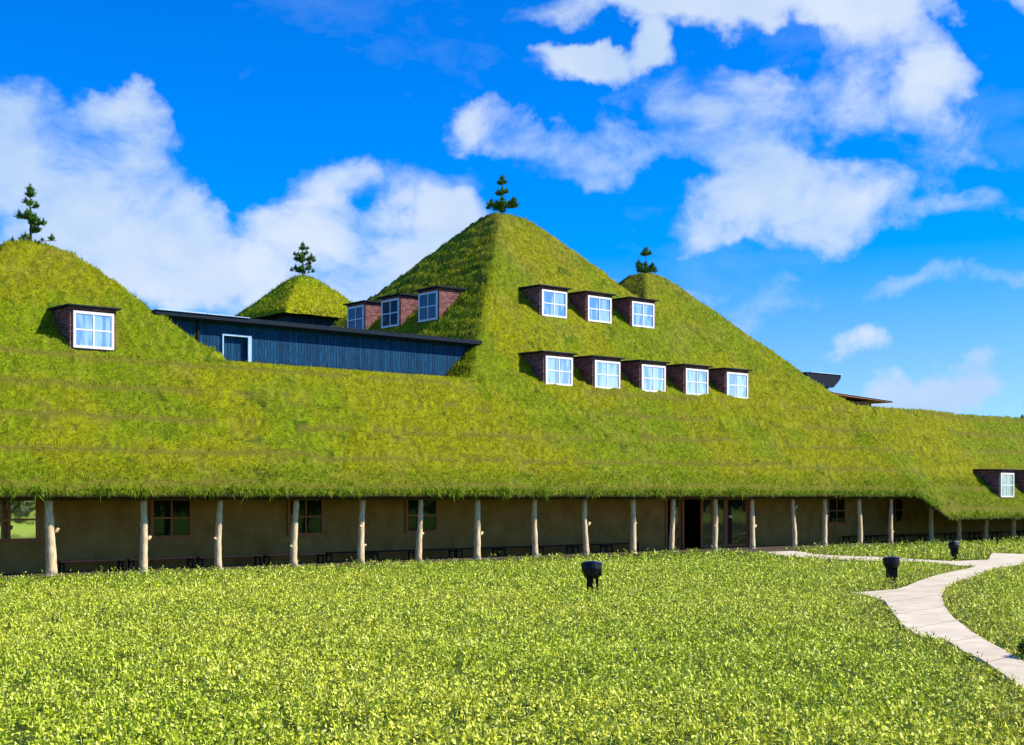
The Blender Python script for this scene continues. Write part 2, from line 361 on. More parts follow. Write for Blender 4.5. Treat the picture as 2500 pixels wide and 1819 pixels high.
Zg[:, 0] = zf + .30
Vg[:, 3] = vf[:, 0] + .01; Zg[:, 3] = zf + .14
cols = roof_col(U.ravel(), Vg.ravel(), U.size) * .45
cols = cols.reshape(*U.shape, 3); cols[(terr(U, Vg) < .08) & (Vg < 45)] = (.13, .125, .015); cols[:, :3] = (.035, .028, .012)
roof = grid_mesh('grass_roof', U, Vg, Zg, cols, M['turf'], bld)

def blades(n_pts, region, density_keep, L, Wd, lean, name, parent, mat, colf, zf_, down=None):
    pass
def make_blades(u, v, z, L, Wd, lean_vec, spread, cols, name, mat, parent, kind='stuff'):
    n = len(u)
    d = np.stack([rng.normal(0, spread, n) + lean_vec[0], rng.normal(0, spread, n) + lean_vec[1], np.ones(n) * lean_vec[2]], -1)
    d /= np.linalg.norm(d, axis=1)[:, None]
    a = rng.random(n) * math.pi
    w = np.stack([np.cos(a), np.sin(a), np.zeros(n)], -1) * (Wd / 2)[:, None]
    p = np.stack([u, v, z - .03], -1)
    tri = np.stack([p - w, p + w, p + d * L[:, None]], 1)
    return tri
tris = []; tc_ = []
def roof_scatter(u0, u1, v0, v1, dens, keep):
    n = int((u1 - u0) * (v1 - v0) * dens)
    u = rng.uniform(u0, u1, n); v = rng.uniform(v0, v1, n)
    m = keep(u, v); u = u[m]; v = v[m]
    # leave bare patches
    bare = fbm(u * .9 + 31, v * .9 + 12, 4) > .66
    m = ~(bare & (rng.random(len(u)) < .75)); u = u[m]; v = v[m]
    n = len(u)
    t_ = terr(u, v); band = vn(u * .35, np.floor(v * .92) * 3.7) > .42; riser = (v < 45.2) & (t_ < .075) & band; kp = ~(riser & (rng.random(n) < .72)); u = u[kp]; v = v[kp]; t_ = t_[kp]; n = len(u)
    L = rng.uniform(.05, .14, n) * (.7 + .9 * fbm(u * 1.3, v * 1.3, 3)); Wd = rng.uniform(.018, .042, n)
    low = (base_h(u, v) - H) < 1.0
    L = np.where(low, L * 1.35, L)
    tall = rng.random(n) < .004; L = np.where(tall, L * 2.2, L); Wd = np.where(tall, Wd * .6, Wd)
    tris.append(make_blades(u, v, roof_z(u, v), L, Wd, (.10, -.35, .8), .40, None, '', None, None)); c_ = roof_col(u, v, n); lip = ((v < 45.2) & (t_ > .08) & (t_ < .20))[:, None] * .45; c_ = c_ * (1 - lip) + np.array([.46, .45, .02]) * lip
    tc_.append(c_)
front = lambda u, v: (v > vfront(u)) & ((v < VR) | (base_h(u, v) - H > v - V0 - .35) | ((v < 52) & (u > 60)))
roof_scatter(8, 62, 39.9, VR, 360, lambda u, v: v > vfront(u))
roof_scatter(60.5, 98, 38.7, 45.2, 230, lambda u, v: v > vfront(u))
roof_scatter(9, 30, VR, 51.5, 380, lambda u, v: base_h(u, v) - H > 4.3)
roof_scatter(35.4, 68, VR, 56.5, 270, lambda u, v: base_h(u, v) - H > 4.3)
roof_scatter(35.4, 47, 46, 68, 260, lambda u, v: (base_h(u, v) - H > u - 30.8 - .3) & (base_h(u, v) - H > 4.3))
# fringe hanging over the eave
def fringe(u0, u1, per_m):
    n = int((u1 - u0) * per_m); u = rng.uniform(u0, u1, n); u = u[rng.random(n) < .35 + .65 * sstep(.35, .6, vn(u * 5, u * 0 + 1))]; n = len(u); vv = vfront(u) + rng.uniform(-.03, .10, n)
    z = vv - V0 - .02 + H + rng.uniform(-.04, .22, n)
    cl = fbm(u * 3, u * 0 + 8, 3)
    L = rng.uniform(.06, .30, n) * (.25 + 1.9 * cl ** 1.7); Wd = rng.uniform(.014, .035, n)
    d = np.stack([rng.normal(0, .35, n), -rng.uniform(.1, .6, n), rng.uniform(-1.1, .5, n)], -1); d /= np.linalg.norm(d, axis=1)[:, None]
    a = rng.random(n) * math.pi; w = np.stack([np.cos(a), np.sin(a), np.zeros(n)], -1) * (Wd / 2)[:, None]
    p = np.stack([u, vv - .03, z], -1); tris.append(np.stack([p - w, p + w, p + d * L[:, None]], 1))
    c = np.array([.15, .26, .006]) * (.6 + .8 * rng.random(n))[:, None] + np.array([.10, .07, .0]) * (rng.random(n) > .7)[:, None]
    tc_.append(c)
fringe(8, 62, 330); fringe(61, 98, 200)
gr = poly_mesh('roof_grass', np.concatenate(tris), 3, np.concatenate(tc_), M['blade'], roof); gr['kind'] = 'stuff'
print('roof blades', sum(len(t) for t in tris))

# soffit over the veranda
b = MB()
b.prism([(40.25, H - .02), (42.9, H - .02), (42.9, H + .06), (40.25, H + .06)], 'x', 2, 61.6)
b.build('soffit', M['soffit'], bld)
b = MB()
b.prism([(39.05, H - 1.18), (40.35, H - .02), (42.9, H - .02), (42.9, H + .06), (40.25, H + .10), (39.05, H - 1.02)], 'x', 62.6, 99)
b.build('soffit', M['soffit'], bld)
b = MB(); b.box(2, 40.74, H - .13, 61.6, 40.94, H - .025)
b.build('eave_beam', M['soffit'], bld)
b = MB(); b.box(61.65, 40.76, H - .13, 99, 40.92, H - .025); b.build('eave_beam', M['soffit'], bld)
# veranda wall with openings left for the doorway
b = MB()
wv = 42.8
b.box(2, wv, 0, 45.5, wv + .3, H + .03); b.box(51.6, wv, 0, 99, wv + .3, H + .03)
b.box(45.505, wv + 1.9, 0, 51.595, wv + 2.0, H + .03)
b.build('veranda_wall', M['stucco'], bld)
b = MB(); b.box(2, 40.35, -.02, 99, 42.8, .07); b.build('veranda_floor', M['floor'], bld)
b = MB(); b.box(46.0, 38.4, -.02, 50.2, 40.345, .06); b.build('entrance_paving', M['floor'], bld)
# rest of the shell so that the building stands from other sides
b = MB(); b.box(3, 61.5, 0, 62, 61.8, 5.5); b.box(2.2, 43.2, 0, 2.5, 61.5, 4.0); b.box(98.4, 43.2, 0, 98.7, 50, 3.0); b.box(62, 50.4, 0, 98.4, 50.7, 3.0)
b.build('rear_wall', M['stucco'], bld)

def frame_mb(x0, x1, z0, z1, y, t=.1, d=.07, mull=1, rail=1, m=.05, sill=0):
    b = MB()
    b.box(x0, y - d, z0, x0 + t, y, z1); b.box(x1 - t, y - d, z0, x1, y, z1)
    b.box(x0 + t, y - d, z1 - t, x1 - t, y, z1); b.box(x0 + t, y - d, z0, x1 - t, y, z0 + t)
    xs = [x0 + t + (x1 - x0 - 2 * t) * (i + 1) / (mull + 1) for i in range(mull)]
    zs = [z0 + t + (z1 - z0 - 2 * t) * (i + 1) / (rail + 1) for i in range(rail)]
    for x in xs: b.box(x - m / 2, y - d + .012, z0 + t, x + m / 2, y, z1 - t)
    for z in zs: b.box(x0 + t, y - d + .016, z - m / 2, x1 - t, y - .002, z + m / 2)
    if sill: b.box(x0 - .06, y - d - .05, z0 - .05, x1 + .06, y, z0 - .002)
    return b
def veranda_window(x0, x1, z0, z1, pane, lab=None):
    f = frame_mb(x0, x1, z0, z1, wv - .003, t=.11, d=.08, m=.06).build('window', M['frame_b'], bld)
    if lab: f['label'] = lab
    p = MB(); p.box(x0 + .10, wv - .045, z0 + .10, x1 - .10, wv - .03, z1 - .10); p.build('window_pane', pane, f)
for x0, x1, z0, pn in [(14.55, 16.46, 1.06, M['pane_l']), (20.24, 21.8, 1.06, M['pane_v']), (25.57, 27.12, 1.05, M['pane_v']), (30.83, 32.41, 1.05, M['pane_v']),
                       (57.60, 59.15, 1.05, M['pane_v']), (62.85, 64.40, 1.05, M['pane_v']), (9.3, 10.85, 1.05, M['pane_v'])]:
    veranda_window(x0, x1, z0, H - .03, pn, 'window whose panes mirror the bright green lawn' if pn is M['pane_l'] else None)
# entrance: jambs, sliding glass doors, dark opening
b = MB()
for x in (45.5, 45.92, 46.62, 51.42):
    b = MB(); b.box(x, wv - .06, .07, x + .11, wv + .12, H - .03); b.build('door_post', M['frame_b'], bld)
def door(x0, x1, lab=None):
    d = frame_mb(x0, x1, .08, H - .04, wv + .10, t=.12, d=.06, mull=0, rail=0).build('glass_door', M['frame_b'], bld)
    if lab: d['label'] = lab
    p = MB(); p.box(x0 + .115, wv + .06, .195, x1 - .115, wv + .075, H - .155); p.build('door_pane', M['door_g'], d)
    return d
door(46.04, 46.61); door(48.0, 48.85); door(48.87, 49.75)
dr = door(49.77, 51.40, 'glass door with a small pale notice on its pane')
b = MB(); b.box(50.0, wv + .045, 1.47, 50.26, wv + .055, 1.60); b.build('notice', M['white'], dr)
b = MB(); b.box(45.51, wv + 1.85, .07, 51.59, wv + 1.88, H - .05); b.box(45.6, wv + .35, H - .06, 51.5, wv + 1.8, H - .04); b.build('entrance_shade', M['dark'], bld)  # near-black sheets stand in for the shade inside the entrance

# log posts
PU = [15.95, 18.99, 21.67, 24.58, 27.35, 29.93, 32.67, 35.63, 38.4, 41.17, 43.62, 46.41, 49.0, 52.05, 54.47, 57.32, 60.05, 63.73, 66.4, 69.23, 72.1]
STUB = {0: (1.35, 1), 1: (1.05, 1), 2: (.95, -1), 3: (.62, -1), 6: (.95, 1), 7: (1.6, -1), 8: (1.25, 1), 10: (1.7, 1), 12: (1.0, 1), 13: (1.9, 1), 15: (1.55, -1)}
def post(i, x, y, top, r0):
    rd = random.Random(100 + i); b = MB(); n = 12; pts = []; rad = []
    ax, ay = rd.uniform(-.06, .06), rd.uniform(-.03, .03); ph = rd.uniform(0, 6)
    for k in range(n + 1):
        t = k / n
        pts.append((ax * math.sin(t * 3 + ph) , ay * math.sin(t * 4 + ph), .02 + t * (top - .02)))
        rad.append(r0 * (1.12 - .30 * t + rd.uniform(-.07, .07) + (.10 if k == 0 else 0)))
    b.tube(pts, rad, 11, wob=.05, rnd=rd)
    if i in STUB:
        h, sgn = STUB[i]
        b.tube([(sgn * r0 * .5, -.02, h - .06), (sgn * (r0 + .05), -.05, h + .03), (sgn * (r0 + .09), -.06, h + .12)], [.06, .055, .045], 8)
    else:
        for _ in range(2):
            h = rd.uniform(.5, 2.0); s = rd.choice((-1, 1)); b.tube([(s * r0 * .4, -.05, h), (s * (r0 + .02), -.08, h + .03)], [.045, .035], 7)
    o = b.build('log_post', M['post'], bld, smooth=True); o.location = (x, y, .06)
    s = MB(); s.tube([(0, 0, -.1), (0, 0, .05)], [r0 * 1.5, r0 * 1.35], 10, wob=.08, rnd=rd); s.build('base_stone', M['stone'], o)
for i, x in enumerate([7.0, 10.0, 12.95] + PU + [75.2, 78.3, 81.4, 84.5, 87.6, 90.7, 93.8]):
    j = i - 3
    post(j, x * 40.85 / 40.6, 40.85, H - .18, .155 if j <= 0 else .12 + .008 * math.sin(j * 2.3))

# dormers: box of shingles, thin roof, white window with four panes; local front faces -y
def dormer(loc, rz, w=1.62, h=1.28, depth=1.75, label=None, pane='pane_d'):
    b = MB(); hw = w / 2 + .10
    b.prism([(0, -.22), (0, h + .14), (depth, h + .14), (depth, h * .2)], 'x', -hw, hw)
    d = b.build('dormer', M['shingle'], bld); d.location = loc; d.rotation_euler = (0, 0, rz)
    r = MB(); r.prism([(-.17, h + .145), (-.17, h + .20), (depth + .15, h + .24), (depth + .15, h + .145)], 'x', -hw - .13, hw + .13)
    r.build('dormer_roof', M['darkroof'], d)
    f = frame_mb(-w / 2, w / 2, 0, h, -.004, t=.092, d=.06, m=.052).build('window_frame', M['frame_w'], d)
    p = MB(); p.box(-w / 2 + .10, -.03, .10, w / 2 - .10, -.015, h - .10); p.build('window_pane', M[pane], d)
    if label: d['label'] = label
    return d
def z_(x): return x + H
for c in (40.72, 43.73, 46.79, 49.85, 52.88): dormer((c, 44.80, z_(4.96)), 0)
for c in (43.83, 46.86, 49.95): dormer((c, 48.56, z_(8.65)), 0)
dormer((19.12, 44.80, z_(5.07)), 0, w=1.45, h=1.26)
for c in (69.95, 73.05, 76.15): dormer((c, 39.78, z_(-.05)), 0, w=1.40, h=1.36, depth=1.9)
for c in (52.45, 55.6, 58.7): dormer((39.2, c, z_(8.47)), -R(90), w=1.5, h=1.38, label='dormer on the shaded left slope with a red shingled side', pane='pane_shade')

# clerestory of dark boards and its flat roof
b = MB()
b.prism([(22.0, z_(3.9)), (25.3, z_(3.9)), (25.3, z_(6.22)), (26.4, z_(6.22)), (26.4, z_(3.9)), (38.2, z_(3.9)), (38.2, z_(6.72)), (22.0, z_(6.72))], 'y', 47.0, 47.2)
cl = b.build('dark_board_wall', M['char'], bld)
b = MB(); b.box(25.302, 47.14, z_(3.9), 26.398, 47.19, z_(6.218)); b.build('board_door', M['char'], cl)
b = MB(); b.prism([(60.0, 47.0), (63.4, 47.0), (63.4, 60), (63.2, 60), (63.2, 47.2), (60, 47.2)], 'z', z_(3.0), z_(6.675)); cr = b.build('dark_board_wall', M['char'], bld)
b = MB(); b.prism([(26.31, z_(4.2)), (26.46, z_(4.2)), (26.46, z_(6.27)), (25.2, z_(6.27)), (25.2, z_(4.2)), (25.25, z_(4.2)), (25.25, z_(6.2)), (26.31, z_(6.2))], 'y', 46.93, 46.998)
b.build('door_frame', M['flash'], cl)
b = MB(); b.box(24.12, 46.9, z_(4.2), 24.22, 46.995, z_(6.68)); b.build('downpipe', M['iron'], cl)
b = MB()
b.prism([(46.55, z_(6.722)), (46.55, z_(6.89)), (60, z_(6.89)), (60, z_(6.722)), (46.87, z_(6.722)), (46.85, z_(6.66)), (46.72, z_(6.66)), (46.70, z_(6.722))], 'x', 22.25, 37.75)
fr_ = b.build('flat_roof', M['darkroof'], bld)
b = MB()
b.prism([(60.9, z_(6.15)), (63.35, z_(6.15)), (63.75, z_(6.45)), (64.0, z_(6.676)), (64.05, z_(6.89)), (60.9, z_(6.89))], 'y', 46.6, 46.95); b.box(60.9, 46.95, z_(6.68), 64.05, 60, z_(6.89))
fr2 = b.build('flat_roof', M['darkroof'], bld)
b = MB(); b.box(61.2, 46.55, z_(6.893), 64.1, 46.65, z_(6.93)); b.build('flashing', M['flash'], fr2)
b = MB()
for x0, x1, zz in ((22.26, 22.33, 6.93), (22.35, 24.3, 6.945), (24.33, 25.5, 6.93), (25.52, 26.15, 6.92)): b.box(x0, 46.5, z_(6.893), x1, 46.62, z_(zz))
b.build('flashing', M['flash'], fr_)

# ------------------------------------------------------------------ square pavilion behind, with its own grass roof
tw = empty('pavilion_tower', (43.45, 70.85, 0), 'small square pavilion with a low grass pyramid roof, standing beyond the flat roof', 'building')
def T(x, y, z): return (x - 43.45, y - 70.85, z)
def tz(u, v):
    p = np.minimum(np.minimum(u - 40.3, 46.6 - u), np.minimum(v - 67.7, 74.0 - v)) * .95
    p = np.minimum(p, 2.82 - .42 * np.sqrt((u - 43.45) ** 2 + (v - 70.85) ** 2 + .5))
    return p + H + 10.80 + .14 * (fbm(u * 1.6, v * 1.6, 4) - .5)
ug = np.linspace(40.35, 46.55, 60); UU, VV = np.meshgrid(ug, ug + 27.4, indexing='ij'); ZZ = tz(UU, VV)
ZZ[0] -= .25; ZZ[-1] -= .25; ZZ[1:-1, 0] -= .25; ZZ[1:-1, -1] -= .25
cc_ = roof_col(UU.ravel(), VV.ravel(), UU.size).reshape(*UU.shape, 3) * .6
trf = grid_mesh('grass_roof', UU - 43.45, VV - 70.85, ZZ, cc_, M['turf'], tw)
n = 9000; u = rng.uniform(40.3, 46.6, n); v = rng.uniform(67.65, 74, n)
t = make_blades(u, v, tz(u, v) - .02, rng.uniform(.1, .28, n), rng.uniform(.03, .06, n), (-.1, -.3, .8), .4, None, '', None, None) - np.array([43.45, 70.85, 0])
g2 = poly_mesh('roof_grass', t, 3, roof_col(u, v, n) , M['blade'], trf); g2['kind'] = 'stuff'
b = MB(); b.box(-2.2, -2.2, 0, 2.2, 2.2, z_(10.9)); b.build('wall', M['char'], tw)
b = MB(); b.box(-3.05, -3.05, z_(10.62), 3.05, 3.05, z_(10.70)); b.build('soffit', M['darkroof'], tw)

# cabin roof behind the right wing
cb = empty('plank_hut', (74.3, 55, 0), 'brown plank hut with a thin flat roof just showing over the right grass ridge', 'hut')
b = MB(); b.box(-2.6, -2, 0, 1.85, 2, z_(6.22)); b.build('wall', M['brown'], cb)
b = MB(); b.prism([(-3.2, z_(6.50)), (3.5, z_(6.26)), (3.5, z_(6.33)), (-3.2, z_(6.62))], 'y', -2.55, 2.55); hr = b.build('roof', M['brown'], cb)
b = MB(); b.prism([(-3.2, z_(6.623)), (3.55, z_(6.333)), (3.55, z_(6.375)), (-3.2, z_(6.66))], 'y', -2.6, 2.6); b.build('roof_sheet', M['flash'], hr)

# ------------------------------------------------------------------ benches against the wall
def bench(x0, x1, lab, dark=False):
    xc = (x0 + x1) / 2; e = empty('bench', (xc, 42.35, .07), lab, 'bench', 'benches along the veranda wall'); hw = (x1 - x0) / 2 - .05
    b = MB(); b.box(-hw, -.2, .33, hw, .2, .37); b.build('seat', M['iron' if dark else 'bench'], e)
    for s in (-1, 1):
        l = MB(); X = s * (hw - .10); l.box(X - .03, -.19, 0, X + .03, -.15, .329); l.box(X - .03, .15, 0, X + .03, .19, .329); l.box(X - .025, -.15, .25, X + .025, .15, .29)
        l.build('leg', M['iron'], e)
bx = [16.85, 19.2, 21.7, 24.3, 26.9, 28.95, 31.0, 33.0, 35.2, 37.3, 39.3, 41.3, 43.3]
names = ['bench between the two leftmost log posts', 'brown bench under the second veranda window from the left', 'brown bench behind the third log post from the left',
         'brown bench under the third veranda window from the left', 'dark bench to the right of the fifth log post', 'dark bench behind the sixth log post from the left',
         'dark bench under the fourth veranda window from the left', 'dark bench right of the seventh log post', 'dark bench behind the eighth log post',
         'dark bench between the eighth and ninth log posts', 'dark bench between the ninth and tenth log posts', 'dark bench nearest the left side of the entrance']
for i in range(len(bx) - 1): bench(bx[i] + .03, bx[i + 1] - .03, names[i], i >= 4)
ORD = ['first', 'second', 'third', 'fourth', 'fifth', 'sixth', 'seventh', 'eighth', 'ninth']
for i in range(9):
    x0 = 58.5 + 2.5 * i; bench(x0, x0 + 2.3, ORD[i] + ' low black bench, counting rightward, in the dark right veranda end', True)

# ------------------------------------------------------------------ young pines on the peaks
def pine(name_label, loc, h, whorls, seed, rad_scale=1.0, dens=1.0, cat='pine tree', rz=0):
    rd = np.random.default_rng(seed); e = empty('pine_tree', loc, name_label, cat, 'young pines growing on the roof peaks')
    b = MB(); b.tube([(0, 0, -.25), (.01, 0, h * .35), (-.01, .01, h * .7), (0, 0, h * .93)], [.055 * h / 2, .04 * h / 2, .025 * h / 2, .012], 7)
    T_ = []; C_ = []; br = []
    def clump(c, r, up):
        r = r * 1.22; n = int(105 * dens * (r / .16) ** 1.2) + 25
        d = rd.normal(0, 1, (n, 3)); d[:, 2] = np.abs(d[:, 2]) * .7 + up * .75 + d[:, 2] * .2; d /= np.linalg.norm(d, axis=1)[:, None]
        st = np.array(c) + rd.normal(0, r * .26, (n, 3)) * np.array([1.0, 1.0, .75])
        sh_ = rd.random(n) < .16; d[sh_] = d[sh_] * .25 + np.array([0, 0, 1.0]); st[sh_] = np.array(c) + rd.normal(0, r * .10, (n, 3))[sh_] + np.array([0, 0, r * .35])
        L = rd.uniform(.5, 1.0, n) * r
        w = rd.normal(0, 1, (n, 3)); w = np.cross(d, w); w /= np.linalg.norm(w, axis=1)[:, None]; w *= .011 + .006 * h / 2
        T_.append(np.stack([st - w, st + w, st + d * L[:, None]], 1))
        C_.append(np.array([.065, .165, .018]) * (.6 + .9 * rd.random(n))[:, None] + np.array([.05, .07, .0]) * (rd.random(n) > .8)[:, None])
    for (zz, xx, r) in whorls:
        z0 = zz * h + rd.normal(0, .02) * h * (abs(xx) > .01); r = r * rd.uniform(.8, 1.12)
        if abs(xx) < .01:
            clump((0, 0, z0), r, .6)
        else:
            ang = 0 if True else 0
            dx, dy = sa * xx, -ca * xx       # along the picture's width
            dd = rd.uniform(-.25, .25) * abs(xx) * 1.5
            p = (dx + ca * dd, dy + sa * dd, z0)
            b.tube([(0, 0, z0 - .25 * abs(xx) - .03), (p[0] * .6, p[1] * .6, z0 - .08 * abs(xx) - .03), (p[0], p[1], z0 - .01)], [.016, .012, .009], 5)
            clump(p, r, .5); clump((p[0] * .55, p[1] * .55, z0 - .05), r * .55, .5)
            # a fellow branch towards and away from the viewer
            s = rd.choice((-1, 1)); q = (ca * s * abs(xx) * .7, sa * s * abs(xx) * .7, z0 + rd.uniform(-.05, .05))
            b.tube([(0, 0, q[2] - .2 * abs(xx)), (q[0], q[1], q[2])], [.014, .009], 5); clump(q, r * .8, .5)
    b.build('trunk', M['bark'], e)
    poly_mesh('crown', np.concatenate(T_), 3, np.concatenate(C_), M['needle'], e)
    return e
def on(u, v): return (u, v, float(base_h(np.array([u]), np.array([v]))[0]) - .02)
pine('tallest young pine, open and layered, on the left hand peak', on(18.95, 50.1), 2.08,
     [(.97, 0, .15), (.88, .03, .17), (.88, -.05, .13), (.72, 0, .14), (.70, .20, .15), (.70, -.17, .15), (.50, -.42, .17), (.49, -.22, .18), (.50, 0, .18), (.43, .22, .16), (.40, .50, .16), (.36, .38, .15), (.36, .03, .15),
      (.20, .17, .15), (.26, .25, .13), (.06, -.70, .15), (.06, -.28, .14), (.02, .17, .14), (.08, .74, .17), (-.03, .6, .12), (.0, .3, .12)], 1)
pine('small pine with a wide lower whorl on the highest central peak', on(46.55, 55.7), 2.0,
     [(.96, 0, .16), (.84, .0, .22), (.82, .16, .15), (.80, -.14, .15), (.58, 0, .24), (.57, .22, .20), (.57, -.22, .20), (.24, -.60, .26), (.22, -.30, .26), (.26, 0, .26), (.10, .0, .25), (.24, .55, .30), (.20, .72, .2), (.16, -.75, .16), (.32, .62, .2)], 2, dens=1.5)
pine('bushy young pine with bare light stem on the separate pavilion roof', (43.45, 70.85, z_(13.25)), 2.05,
     [(.98, 0, .16), (.90, .03, .17), (.84, -.12, .17), (.86, .28, .13), (.68, -.50, .16), (.68, -.28, .16), (.70, .22, .17), (.60, -.40, .2), (.58, .52, .24), (.56, -.22, .2), (.46, .70, .15), (.42, .38, .15),
      (.24, -.70, .16), (.24, -.45, .2), (.22, -.2, .2), (.24, .35, .2), (.22, .6, .17), (.34, .42, .15), (.5, -.1, .15)], 3, dens=.9)
pine('smallest pine, one tuft above a short hedge of shoots, on the peak right of centre', on(54.7, 52.9), 1.35,
     [(.98, 0, .15), (.82, 0, .2), (.80, .20, .16), (.80, -.18, .16), (.25, -.42, .22), (.36, -.40, .18), (.15, -.36, .2), (.18, 0, .18), (.2, .32, .22), (.32, .36, .16), (.12, .5, .18), (.1, .12, .18)], 4, dens=1.3)
pine('dark pine cut off by the right edge of the picture above the ridge', on(81.7, 44.9), 1.6,
     [(.95, 0, .2), (.9, .2, .2), (.68, -.15, .2), (.6, .2, .25), (.3, -.1, .2), (.3, .3, .25), (.06, -.5, .2), (.05, -.2, .25), (.04, .3, .3)], 5, dens=1.3)
pine('dark pine top cut off by the left edge of the picture behind the peak', (25.6, 74.6, 10.9), 5.4,
     [(.95, 0, .5), (.85, .15, .6), (.85, -.3, .6), (.7, .3, .7), (.72, -.4, .7), (.6, .45, .6), (.58, -.3, .8), (.45, .6, .8), (.4, -.6, .8), (.25, .7, .8), (.25, -.8, .8)], 6, dens=.8)

# ------------------------------------------------------------------ garden floodlights
def flood(loc, rz, s, tilt, lab, legs):
    e = empty('garden_floodlight', loc, lab, 'floodlight', 'black floodlights standing in the meadow', rz)
    # hood: a tapered bowl open upwards, tilted towards the roof
    b = MB(); n = 20; R0, R1, hh = .27 * s, .19 * s, .26 * s
    cx = Vector((0, 0, .42 * s))
    ax = Vector((0, math.sin(tilt), math.cos(tilt))); a = Vector((1, 0, 0)); c = ax.cross(a)
    def ring(t, r): return [cx + ax * t + (a * math.cos(2 * math.pi * k / n) + c * math.sin(2 * math.pi * k / n)) * r for k in range(n)]
    prof = [(-.10 * s, .10 * s), (-.06 * s, R1), (.10 * s, R0 * .97), (hh, R0), (hh, R0 - .02 * s), (.12 * s, R0 - .05 * s)]
    rings = [ring(t, r) for t, r in prof]
    vs = [v for rg in rings for v in rg]; fs = []
    for i in range(len(rings) - 1):
        for k in range(n): fs.append((i * n + k, i * n + (k + 1) % n, (i + 1) * n + (k + 1) % n, (i + 1) * n + k))
    fs.append(tuple(range(n))); fs.append(tuple(range((len(rings) - 1) * n, len(rings) * n)))
    b.add(vs, fs); b.build('lamp_hood', M['black'], e)
    b = MB(); rr = [ring(hh + .002, R0 + .012 * s), ring(hh + .03 * s, R0 + .012 * s), ring(hh + .03 * s, R0 - .02 * s), ring(hh + .002, R0 - .02 * s)]
    rr2 = [ring(hh - .05 * s, R0 + .004), ring(hh - .05 * s, R0 + .014 * s)] 
    vs = [v for rg in rr for v in rg]; fs = []
    for i in range(4):
        j = (i + 1) % 4
        for k in range(n): fs.append((i * n + k, i * n + (k + 1) % n, j * n + (k + 1) % n, j * n + k))
    b.add(vs, fs); b.build('lamp_rim', M['bluelid'], e)
    b = MB()
    if legs:
        b.box(-.13 * s, -.07 * s, .10 * s, .04 * s, .07 * s, .34 * s)
        b.box(.10 * s, -.05 * s, -.12, .17 * s, .05 * s, .50 * s); b.box(-.13 * s, -.04 * s, -.12, -.08 * s, .04 * s, .12 * s); b.box(-.01 * s, -.04 * s, -.12, .03 * s, .04 * s, .12 * s)
        b.tube([(.16 * s, 0, .50 * s), (.24 * s, 0, .50 * s)], .12 * s, 12)
    else:
        b.prism([(-.17 * s, .42 * s), (-.155 * s, .06 * s), (.155 * s, .06 * s), (.17 * s, .42 * s)], 'y', -.11 * s, .11 * s)
        b.box(-.10 * s, -.08 * s, -.12, .10 * s, .08 * s, .062 * s)
    b.build('lamp_base', M['iron'], e)
    return e
flood((24.2, 25.35, .06), -R(90 - A), 1.0, R(18), 'black floodlight with a round head on spread bracket legs in the middle of the meadow', True)
flood((34.2, 23.1, .06), -R(90 - A), .90, R(10), 'black floodlight with a blue rim on a wide base beside the curving path', False)
flood((48.1, 29.6, .10), -R(90 - A), .78, R(28), 'farthest of the larger floodlights, its rim glinting pale, left of the path junction', False)
sk = empty('garden_spike_light', (61.9, 35.7, 0), 'tiny black spike light standing near the right end of the veranda', 'garden light')
b = MB(); b.tube([(0, 0, -.05), (0, 0, .30)], .03, 8); b.build('spike', M['iron'], sk)
b = MB(); b.tube([(0, 0, .302), (0, .03, .46)], [.06, .075], 10); b.build('lamp_head', M['black'], sk)

# ------------------------------------------------------------------ ground, paths, meadow
b = MB(); g = 2500.0
b.add([(-g, -g, -.03), (g, -g, -.03), (g, g, -.03), (-g, g, -.03)], [(0, 1, 2, 3)])
gm, gt, gb = newmat('lawn_and_soil')
a_ = gt.nodes.new('ShaderNodeTexCoord'); s_ = gt.nodes.new('ShaderNodeSeparateXYZ'); gt.links.new(a_.outputs['Object'], s_.inputs[0])
n_ = gt.nodes.new('ShaderNodeTexNoise'); n_.inputs['Scale'].default_value = 3; n_.inputs['Detail'].default_value = 8; gt.links.new(a_.outputs['Object'], n_.inputs['Vector'])
r_ = gt.nodes.new('ShaderNodeMapRange'); r_.inputs[1].default_value = .35; r_.inputs[2].default_value = .65; gt.links.new(n_.outputs['Fac'], r_.inputs[0])
k_ = gt.nodes.new('ShaderNodeMapRange'); k_.inputs[1].default_value = 4; k_.inputs[2].default_value = -2; gt.links.new(s_.outputs['Y'], k_.inputs[0])
def cm(f, A_, B_):
    x = gt.nodes.new('ShaderNodeMix'); x.data_type = 'RGBA'; gt.links.new(f, x.inputs[0])
    for i, q in ((6, A_), (7, B_)):
        if isinstance(q, tuple): x.inputs[i].default_value = (*q, 1)
        else: gt.links.new(q, x.inputs[i])
    return x.outputs[2]
gt.links.new(cm(k_.outputs[0], cm(r_.outputs[0], (.035, .060, .006), (.07, .11, .012)), cm(r_.outputs[0], (.24, .36, .02), (.34, .46, .03))), gb.inputs['Base Color'])
gb.inputs['Roughness'].default_value = 1; gb.inputs['Specular IOR Level'].default_value = .1
gnd = b.build('ground', gm); gnd['kind'] = 'structure'
